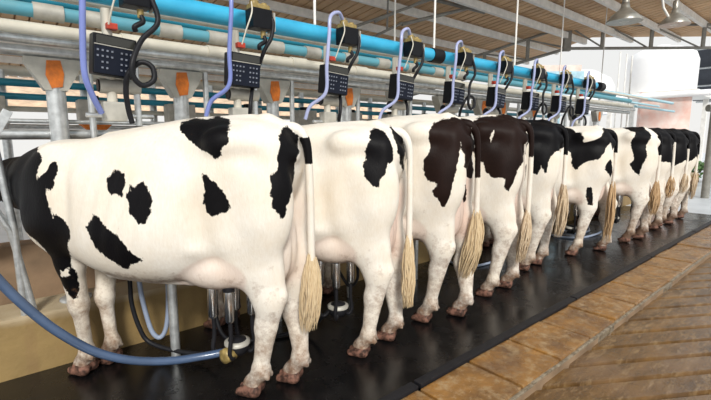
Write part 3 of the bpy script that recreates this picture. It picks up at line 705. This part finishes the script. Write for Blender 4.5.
# ------------------------------------------------------------------ posts on the wall
ORD = ['nearest', 'second', 'third', 'fourth', 'fifth', 'sixth', 'seventh', 'eighth', 'ninth', 'tenth', 'eleventh', 'twelfth', 'thirteenth']
def ordl(k, what, tail): return ('leftmost %s, %s' % (what, tail)) if k == 0 else '%s %s from left, %s' % (ORD[k], what, tail)
for k in range(12):
    xk = [.33, 1.03, 1.73, 2.47, 3.13, 3.83, 4.55, 4.98, 5.75, 6.42, 7.10, 8.0][k]
    r = empty('stall_post', (xk, 3.03, .34)); tag(r, ordl(k, 'round galvanised post', 'standing on the wall with an orange-rusted gusset'), 'post', 'galvanised posts on the low wall')
    MB().tube([(0,0,0), (0,0,1.30)], .048, 16).build('shaft', M['galv'], r)
    MB().lathe((0,0,0), [(.085,0), (.085,.014), (.05,.016)], 16).build('base_flange', M['galv'], r)
    g = MB().prism([(-.135,-.045,1.415), (.135,-.045,1.415), (.135,-.045,1.385), (.055,-.045,1.24), (-.055,-.045,1.24), (-.135,-.045,1.385)], (0,.09,0)); go = g.build('gusset', M['grey_box'], r)
    MB().prism([(-.035,-.047,1.40), (.030,-.047,1.405), (.042,-.047,1.33), (.030,-.047,1.26), (-.022,-.047,1.25), (-.045,-.047,1.32)], (0,-.004,0)).build('rust_patch', M['orange_rust'], go)
# slim uprights beside the posts
for k in range(11):
    xk = .50 + .70 * k
    o = MB().tube([(xk, 3.02, .34), (xk, 3.02, 1.80)], .019, 10).build('upright_tube', M['galv']); tag(o, ordl(k, 'slim upright tube', 'standing beside a gusseted post'), 'tube', 'slim uprights behind the cows')

# ------------------------------------------------------------------ milking point units
def unit_boxes(k):
    x = .555 + .695 * k; jit = random.Random(k * 5 + 2)
    # valve box on the blue pipe
    v = empty('valve_box', (x + .085, 2.475, 2.02)); tag(v, ordl(k, 'black valve box', 'clamped on the fat blue pipe under a yellow cap'), 'valve box', 'black valve boxes along the blue pipe')
    MB().box((0, 0, .005), (.13, .10, .115), bev=.008).build('housing', M['black_plastic'], v)
    MB().box((.078, -.01, -.005), (.012, .085, .11), bev=.003).build('side_plate', M['grey_box'], v)
    c = MB().box((-.005, 0, .074), (.12, .085, .03), bev=.008); c.lathe((-.03, 0, .086), [(.028,0), (.028,.022), (.012,.03), (.012,.04)], 12); c.lathe((.035, 0, .086), [(.02,0), (.02,.018), (.006,.024)], 12)
    c.build('yellow_cap', M['yellow_cap'], v)
    MB().tube([(.02,-.01,-.06), (.02,-.01,-.10)], .016, 10).build('outlet', M['yellow_cap'], v)
    # keypad box
    rzv = jit.uniform(-.05, .05) - .02; ry = .06 + jit.uniform(-.02, .02)
    kb = empty('keypad_box', (x - .03, 2.46, 1.715), rzv); kb.rotation_euler = (.05, ry, rzv)
    tag(kb, ordl(k, 'black keypad box', 'with small pale keys, hanging over the cows\' backs'), 'keypad box', 'keypad control boxes')
    kb.scale = (.94, .94, .94)
    MB().box((0, .035, 0), (.205, .10, .205), bev=.010).build('housing', M['black_plastic'], kb)
    f = MB().box((0, -.018, -.028), (.194, .012, .138), bev=.003).build('key_panel', M['keypad_blue'], kb)
    MB().box((.0, -.019, .072), (.182, .010, .042), bev=.003).build('display', M['display'], kb)
    MB().box((0, -.02, .046), (.196, .014, .004)).build('ridge', M['grey_box'], kb)
    for gx, cols in ((-.050, 4), (.050, 3)):
        kk = MB()
        for cx in range(cols):
            for cy in range(4):
                if cols == 4 and cy in (2, 3) and cx in (0, 3): continue
                kk.box((gx + (cx - (cols-1)/2) * .022, -.0265, .018 - cy * .029), (.009, .005, .009))
        kk.build('number_keys' if cols == 3 else 'function_keys', M['button'], f)
    # bracket the box hangs on: two uprights with a pulsator body
    s = empty('mounting_bracket', (x, 2.56, 1.40)); tag(s, ordl(k, 'steel mounting bracket', 'two upright tubes carrying a keypad box'), 'bracket', 'mounting brackets of the keypad boxes')
    MB().tube([(-.035,0,-.0), (-.035,.0,.56)], .024, 12).build('upright', M['cream_pipe'], s)
    MB().tube([(.085,.0,-.02), (.085,.0,.30)], .017, 10).build('upright', M['galv'], s)
    pb = MB(); pb.tube([(-.09,0,.18), (.10,0,.18)], .038, 14); pb.box((-.03, .0, .05), (.11, .07, .10), bev=.01); pb.build('pulsator', M['grey_box'], s)
    MB().tube([(-.098,0,.18), (-.091,0,.18)], .032, 14).build('pulsator_cap', M['black_rubber'], s)
    MB().tube([(.045,-.035,.27), (.045,-.075,.27)], .022, 12).build('tap', M['galv'], s)
    MB().box((.03, .01, .345), (.10, .06, .05), bev=.008).build('manifold', M['cream_pipe'], s)
    MB().tube([(-.16,0,.03), (.16,0,.03)], .012, 8).build('crossbar', M['galv'], s)
    MB().box((-.02, -.03, .470), (.05, .05, .03), bev=.005).build('clip', M['red_plastic'], s)
    # lavender milk hose over the pipe and down the left of the keypad box
    hx = x - (.15 if k == 0 else .125)
    pts = [(x + .04, 2.47, 2.135), (x - .02, 2.44, 2.165), (hx + .02, 2.42, 2.12), (hx, 2.41, 2.0), (hx - .015, 2.42, 1.80), (hx - .02, 2.43, 1.62)]
    pts += [(hx + .01, 2.46, 1.52), (hx + .05, 2.50, 1.44)] if k == 0 else [(hx - .10, 2.50, 1.53), (hx - .13, 2.52, 1.44)]
    o = MB().tube(spline(pts, 8), .0125 if k else .0145, 10).build('milk_hose', M['lavender_hose' if k > 1 else 'first_hose']); tag(o, ordl(k, 'lavender blue hose', 'arching over the blue pipe beside a keypad box'), 'hose', 'lavender hoses at the milking points')
    # black cable down the right side, looping under the box
    pts = [(x + .13, 2.46, 2.07), (x + .150, 2.43, 2.02), (x + .135, 2.41, 1.90), (x + .05, 2.40, 1.80)] if k in (0, 4, 6, 7) else [(x + .13, 2.46, 2.07), (x + .155, 2.43, 2.02), (x + .135, 2.42, 1.92), (x + .095, 2.44, 1.84), (x + .085, 2.505, 1.74)]
    if k in (0, 4, 6, 7): pts += [(x - .005, 2.37, 1.69), (x - .01, 2.37, 1.62), (x + .03, 2.37, 1.575), (x + .085, 2.37, 1.605), (x + .085, 2.38, 1.67), (x + .035, 2.40, 1.69), (x - .02, 2.41, 1.63), (x - .03, 2.44, 1.55), (x - .02, 2.46, 1.46), (x - .005, 2.47, 1.39)]
    else: pts += [(x + .05, 2.515, 1.63), (x + .01, 2.46, 1.57), (x - .01, 2.44, 1.50), (x - .005, 2.46, 1.44), (x + .005, 2.47, 1.40)]
    if k in (0, 4, 6, 7): pts = pts[:2] + [(a + .035, b_, c) for a, b_, c in pts[2:]]
    o = MB().tube(spline(pts, 8), .012 if k else .0135, 10).build('rubber_cable', M['black_rubber']); tag(o, ordl(k, 'black rubber cable', 'running from a valve box under the keypad box'), 'cable', 'black cables at the milking points')
    # thin wires
    o = MB().tube(spline([(x + .02, 2.44, 2.11), (x + .0, 2.40, 2.04), (x - .03, 2.41, 1.95), (x - .05, 2.44, 1.86)], 8), .0045, 6).build('thin_wire', M['cream_pipe']); tag(o, ordl(k, 'thin cream wire', 'hanging in front of a valve box'), 'wire', 'thin cream wires')
    o = MB().tube(spline([(x + .105, 2.46, 1.93), (x + .11, 2.45, 1.90), (x + .07, 2.45, 1.87), (x + .075, 2.46, 1.85)], 6), .013, 8).build('inlet_elbow', M['black_rubber']); tag(o, ordl(k, 'black inlet elbow', 'between a valve box and the keypad box below'), 'pipe fitting', 'black inlet elbows')
for k in range(9): unit_boxes(k)

# thin rods hanging from the roof
for k, (x, y, zb) in enumerate(RODS):
    o = MB().tube([(x, y, zb), (x, y, rz(y) - .02)], .010, 8).build('hanging_rod', M['white_paint']); tag(o, ordl(k, 'thin white rod', 'hanging from the roof to the overhead pipes'), 'rod', 'thin rods hanging from the roof')

# ------------------------------------------------------------------ front gate at the far left
g = empty('stall_gate', (.055, 2.95, .34)); tag(g, 'galvanised stall gate of bent tubes in front of the nearest cow\'s neck', 'gate')
MB().tube([(.02,-.02,0), (.015,-.02,.50), (-.03,-.02,1.0)], .019, 12).build('upright', M['galv'], g)
MB().tube([(.060,-.02,.02), (-.0,-.02,.48), (-.20,-.02,.95)], .018, 12).build('upright', M['galv'], g)
MB().box((.0, -.02, 1.03), (.045, .02, .20), ry=.5, bev=.004).build('latch_bar', M['galv'], g)

# dividers standing on the mat between cows
for k, (x, y) in enumerate([(.755, 2.565), (1.50, 2.62), (2.19, 2.65), (2.95, 2.60), (4.22, 2.45), (5.0, 2.5), (5.7, 2.5), (6.5, 2.5)]):
    o = MB().tube([(x, y, 0), (x, y, .95), (x + .02, y + .06, 1.06), (x + .03, y + .5, 1.10), (x+.03, y + .56, 1.10)], .023 if k else .027, 12).build('stall_divider', M['galv'])
    tag(o, ordl(k, 'bent galvanised divider tube', 'standing on the black mat between cows'), 'stall divider', 'stall dividers on the mat')

# ------------------------------------------------------------------ milking clusters and hoses
def cluster(x, y, zc, label, yellow=False, up=.34, sp=.045):
    r = empty('milking_cluster', (x, y, 0)); tag(r, label, 'milking cluster', 'milking clusters under the udders')
    MB().lathe((0,0,zc-.045), [(.02,0), (.05,.01), (.062,.035), (.062,.06), (.045,.085), (.015,.095)], 18).build('claw_bowl', M['black_rubber'], r)
    MB().lathe((0,0,zc+.02), [(.066,-.006), (.066,.010), (.05,.016)], 18).build('claw_band', M['grey_box'], r)
    if yellow: MB().lathe((-.06,-.02,zc-.02), [(.022,-.035), (.038,-.03), (.038,.03), (.03,.035)], 14, axis=(1,.3,0)).build('hose_union', M['yellow_cap'], r)
    for i, (dx, dy) in enumerate(((-.10,.05), (.03,.07), (-.06,-.06), (.07,-.04))):
        cup = MB().lathe((dx, dy, zc + .17), [(.020,0), (.026,.01), (.026,.15), (.024,.165)], 16).build('teat_cup', M['steel'], r)
        MB().lathe((dx, dy, zc + .33), [(.028,0), (.031,.012), (.031,.045), (.020,.055)], 16).build('cup_mouth', M['black_rubber'], cup)
        s = 1 if dx > 0 else -1
        MB().tube(spline([(dx,dy,zc+.18), (dx,dy,zc+.08), (dx+s*.01,dy,zc+.00), (dx*.8,dy*.8,zc-.035), (dx*.35,dy*.35,zc+.01)], 7), .011, 8).build('liner_tube', M['black_rubber'], r)
cluster(.905, 2.02, .235, 'milking cluster with two visible steel cups under the nearest cow', True)
cluster(1.60, 2.05, .24, 'milking cluster hanging below the udder of the second cow')
cluster(5.03, 2.08, .27, 'milking cluster hanging below the udder of the sixth cow')
cluster(6.08, 2.0, .27, 'milking cluster hanging low behind the sixth cow, under the seventh')
cluster(7.0, 2.0, .27, 'milking cluster glimpsed low under the eighth cow')

def hose(pts, r, mat, label, name='milk_hose', n=10, group=None):
    o = MB().tube(spline(pts, n), r, 12).build(name, M[mat]); tag(o, label, 'hose', group); return o
for args in HOSES: hose(*args)

# lower neighbouring roof seen beyond the far row
b = MB(); n_ = 260
vs = []
for i in range(n_ + 1):
    x = -7 + i * .09
    for j in range(5): vs.append((x, 14.2 + j * 1.25, 2.02 + j * .34 + .03 * math.cos(2*PI*x/.45)))
b.add(vs, [(i*5+j, (i+1)*5+j, (i+1)*5+j+1, i*5+j+1) for i in range(n_) for j in range(4)], True)
o = b.build('lean_to_roof', M['lean_roof']); tag(o, 'low tan corrugated roof beyond the far milking row', 'roof'); md = o.modifiers.new('thick', 'SOLIDIFY'); md.thickness = .02
for k in range(6):
    o = MB().tube([(-6.5 + k*4, 14.6, -.13), (-6.5 + k*4, 14.6, 2.08)], .05, 10).build('roof_post', M['galv']); tag(o, 'plain post holding up the low tan roof', 'post', 'posts of the low tan roof')
# ------------------------------------------------------------------ lamps
def lamp(x, y, z, label, big=1.0):
    r = empty('pendant_lamp', (x, y, z)); tag(r, label, 'lamp', 'metal bell lamps under the roof'); s = big
    MB().lathe((0,0,0), [(.225*s,0), (.222*s,.02), (.165*s,.09), (.085*s,.16), (.06*s,.19), (.052*s,.24), (.02*s,.255)], 28).build('lamp_shade', M['lamp_metal'], r)
    MB().lathe((0,0,.0), [(.001,-.01), (.06*s,.0), (.20*s,.012), (.21*s,.022)], 24).build('diffuser', M['white_paint'], r)
    MB().lathe((0,0,.25*s), [(.045*s,0), (.045*s,.12), (.02*s,.14)], 14).build('ballast', M['lamp_metal'], r)
    MB().tube([(0,0,.37*s), (0,0,rz(y)-z-.03)], .010, 6).build('cord', M['black_rubber'], r)
lamp(6.95, 2.37, 2.91, 'left of the two metal bell lamps hanging from the roof')
lamp(8.60, 2.20, 3.10, 'right of the two metal bell lamps, with a bright wire beside it', .98)
o = MB().tube([(8.52, 2.25, 3.20), (8.42, 2.32, 3.36), (8.40, 2.34, 3.50)], .018, 8).build('lamp_wire', M['white_paint']); tag(o, 'short bright bent bar beside the right bell lamp', 'bar')

# ------------------------------------------------------------------ background
t = empty('water_tank', (19.3, 5.2, 2.9)); tag(t, 'big white domed water tank on a stand beyond the roof edge', 'tank')
MB().lathe((0,0,0), [(1.10,0), (1.12,.1), (1.12,1.15), (1.02,1.42), (.65,1.62), (.25,1.70), (.2,1.75), (.001,1.75)], 36).build('shell', M['tank_white'], t)
s = MB(); s.box((0,0,-.10), (2.9,2.9,.18))
s.build('platform', M['white_paint'], t)
for sx in (-1.2, 1.2):
    for sy in (-1.2, 1.2): MB().box((sx, sy, -1.55), (.14,.14,2.75)).build('leg', M['white_paint'], t)
t = empty('water_tank', (22.5, 9.4, 2.4)); tag(t, 'second white tank, half washed out by daylight left of the domed tank', 'tank')
MB().lathe((0,0,0), [(1.5,0), (1.5,1.3), (1.3,1.7), (.6,2.1), (.001,2.15)], 30).build('shell', M['tank_white'], t)
for sx in (-1.1, 1.1):
    for sy in (-1.1, 1.1): MB().box((sx, sy, -1.28), (.14,.14,2.5)).build('leg', M['white_paint'], t)
o = MB().tube([(15.3, 5.75, 2.53), (18.5, 2.6, 2.80)], .10, 12).build('white_beam', M['tank_white']); tag(o, 'thick white beam crossing behind the cows toward the right edge', 'beam')
o = MB().box((16.95, 4.37, 1.30), (1.62, .15, 2.90), rz=-.72).build('pink_panel', M['pink_wall']); tag(o, 'faded pink and white painted wall panel behind the farthest cows', 'wall panel')
o = MB().box((15.6, 7.2, 3.20), (1.6, .1, .8), rz=-.72).box((15.6, 7.2, 1.4), (.12, .1, 3.1)).build('blue_board', M['blue_board']); tag(o, 'pale blue and white board left of the domed tank', 'board')
o = MB().box((17.5, 8.2, 3.9), (1.8, .1, .45), rz=-.72).box((17.5, 8.25, 1.8), (.12, .1, 4.0)).build('faded_red_board', M['pink_wall']); tag(o, 'faded reddish board just under the roof edge', 'board')
dr = empty('neighbouring_roof', (23.5, 2.6, 3.9)); tag(dr, 'dark roof with thin lattice lines at the right edge beyond the tank', 'roof')
MB().box((0,0,0), (3.5, 5.5, .08), rx=0, ry=.55).build('roof_sheet', M['dark_roof'], dr)
for k in range(4): MB().tube([(-1.7+k*1.0, 2.6, .85-k*.62), (-1.7+k*1.0, -2.6, .85-k*.62)], .04, 6).build('batten', M['galv'], dr)

for k, (x, y) in enumerate([(16.2, 5.55), (16.8, 5.55), (14.2, 4.55)]):
    o = MB().tube([(x, y, -.13), (x, y, 4.1 if k < 2 else 3.6)], .022, 8).build('thin_mast', M['white_paint']); tag(o, ordl(k, 'thin grey mast', 'rising to the roof edge beside the domed tank'), 'mast', 'thin masts beyond the roof edge')
# right-hand railing
rl = empty('steel_railing', (11.9, 2.15, -.13)); tag(rl, 'steel railing with a thick round post at the right edge behind the last cow', 'railing')
MB().tube([(0,0,.0), (0,0,2.5)], .075, 14).build('post', M['truss_paint'], rl)
MB().tube([(-.12,.1,2.06), (2.9,-2.4,2.06)], .075, 12).build('rail', M['truss_paint'], rl)
for z in (1.05, .65, .38): MB().tube([(0,0,z), (2.9,-2.4,z)], .03, 8).build('rail', M['galv'], rl)
for k, (x, y, s_) in enumerate([(15.8, 1.9, 1.0), (16.9, 1.2, .9), (16.0, 3.1, .8)]):
    b = MB(); r_ = random.Random(k)
    for j in range(260):
        a = r_.uniform(0, 2*PI); e = r_.uniform(-.3, 1.4); q = r_.uniform(.3, 1)**.5 * s_ * .6
        c = Vector((math.cos(a)*math.cos(e)*q, math.sin(a)*math.cos(e)*q, .45*s_ + math.sin(e)*q*.8)); d = Vector((r_.uniform(-1,1), r_.uniform(-1,1), r_.uniform(-.4,1))).normalized() * .10
        w = d.orthogonal().normalized() * .035
        b.add([c - d, c + w, c + d, c - w + Vector((0,0,.01))], [(0,1,2,3)])
    rt = empty('leafy_shrub', (x, y, -.13)); tag(rt, ['green shrub behind the railing at the right edge, nearest the farthest cow', 'green shrub partly cut off by the right edge', 'low green shrub seen between the cow legs and railing'][k], 'shrub', 'green shrubs behind the railing')
    b.build('foliage', M['leaf'], rt); MB().tube([(0,0,0), (0,0,.45*s_)], .03, 6).build('stem', M['trough'], rt)

# ------------------------------------------------------------------ light and camera
w = bpy.data.worlds.new('daylight'); bpy.context.scene.world = w; w.use_nodes = True
bg = w.node_tree.nodes['Background']; bg.inputs['Strength'].default_value = WS
tcw = w.node_tree.nodes.new('ShaderNodeTexCoord'); sx = w.node_tree.nodes.new('ShaderNodeSeparateXYZ'); w.node_tree.links.new(tcw.outputs['Generated'], sx.inputs[0])
mr = w.node_tree.nodes.new('ShaderNodeMapRange'); w.node_tree.links.new(sx.outputs[2], mr.inputs[0]); mr.inputs[1].default_value = -.05; mr.inputs[2].default_value = .9
mx = w.node_tree.nodes.new('ShaderNodeMix'); mx.data_type = 'RGBA'; w.node_tree.links.new(mr.outputs[0], mx.inputs[0]); mx.inputs[6].default_value = (1, .985, .95, 1); mx.inputs[7].default_value = (.86, .93, 1.0, 1)
w.node_tree.links.new(mx.outputs[2], bg.inputs[0])
sd = bpy.data.lights.new('sun', 'SUN'); sd.energy = SUNE; sd.angle = math.radians(12); sd.color = (1, .97, .91)
so = bpy.data.objects.new('sun', sd); COL.objects.link(so); so.rotation_euler = Vector(SUND).to_track_quat('-Z', 'Y').to_euler()

F = 430.0; p_ = math.atan(63 / F); up = Vector((0, math.cos(p_), math.sin(p_)))
xr = Vector((866 - 355.5, 63, -F)).normalized(); yr = up.cross(xr)
R = Matrix((xr, yr, up))            # rows: world axes seen from the camera
cd = bpy.data.cameras.new('camera'); cd.sensor_width = 36; cd.lens = F / 711 * 36; cd.clip_end = 200; cd.clip_start = .05
co = bpy.data.objects.new('camera', cd); COL.objects.link(co)
co.matrix_world = Matrix.Translation((0, 0, 1.32)) @ R.to_4x4()
sc = bpy.context.scene; sc.camera = co
sc.view_settings.view_transform = 'Standard'; sc.view_settings.look = 'None'; sc.view_settings.gamma = 1; sc.view_settings.exposure = EXPO
sc.view_settings.use_curve_mapping = False
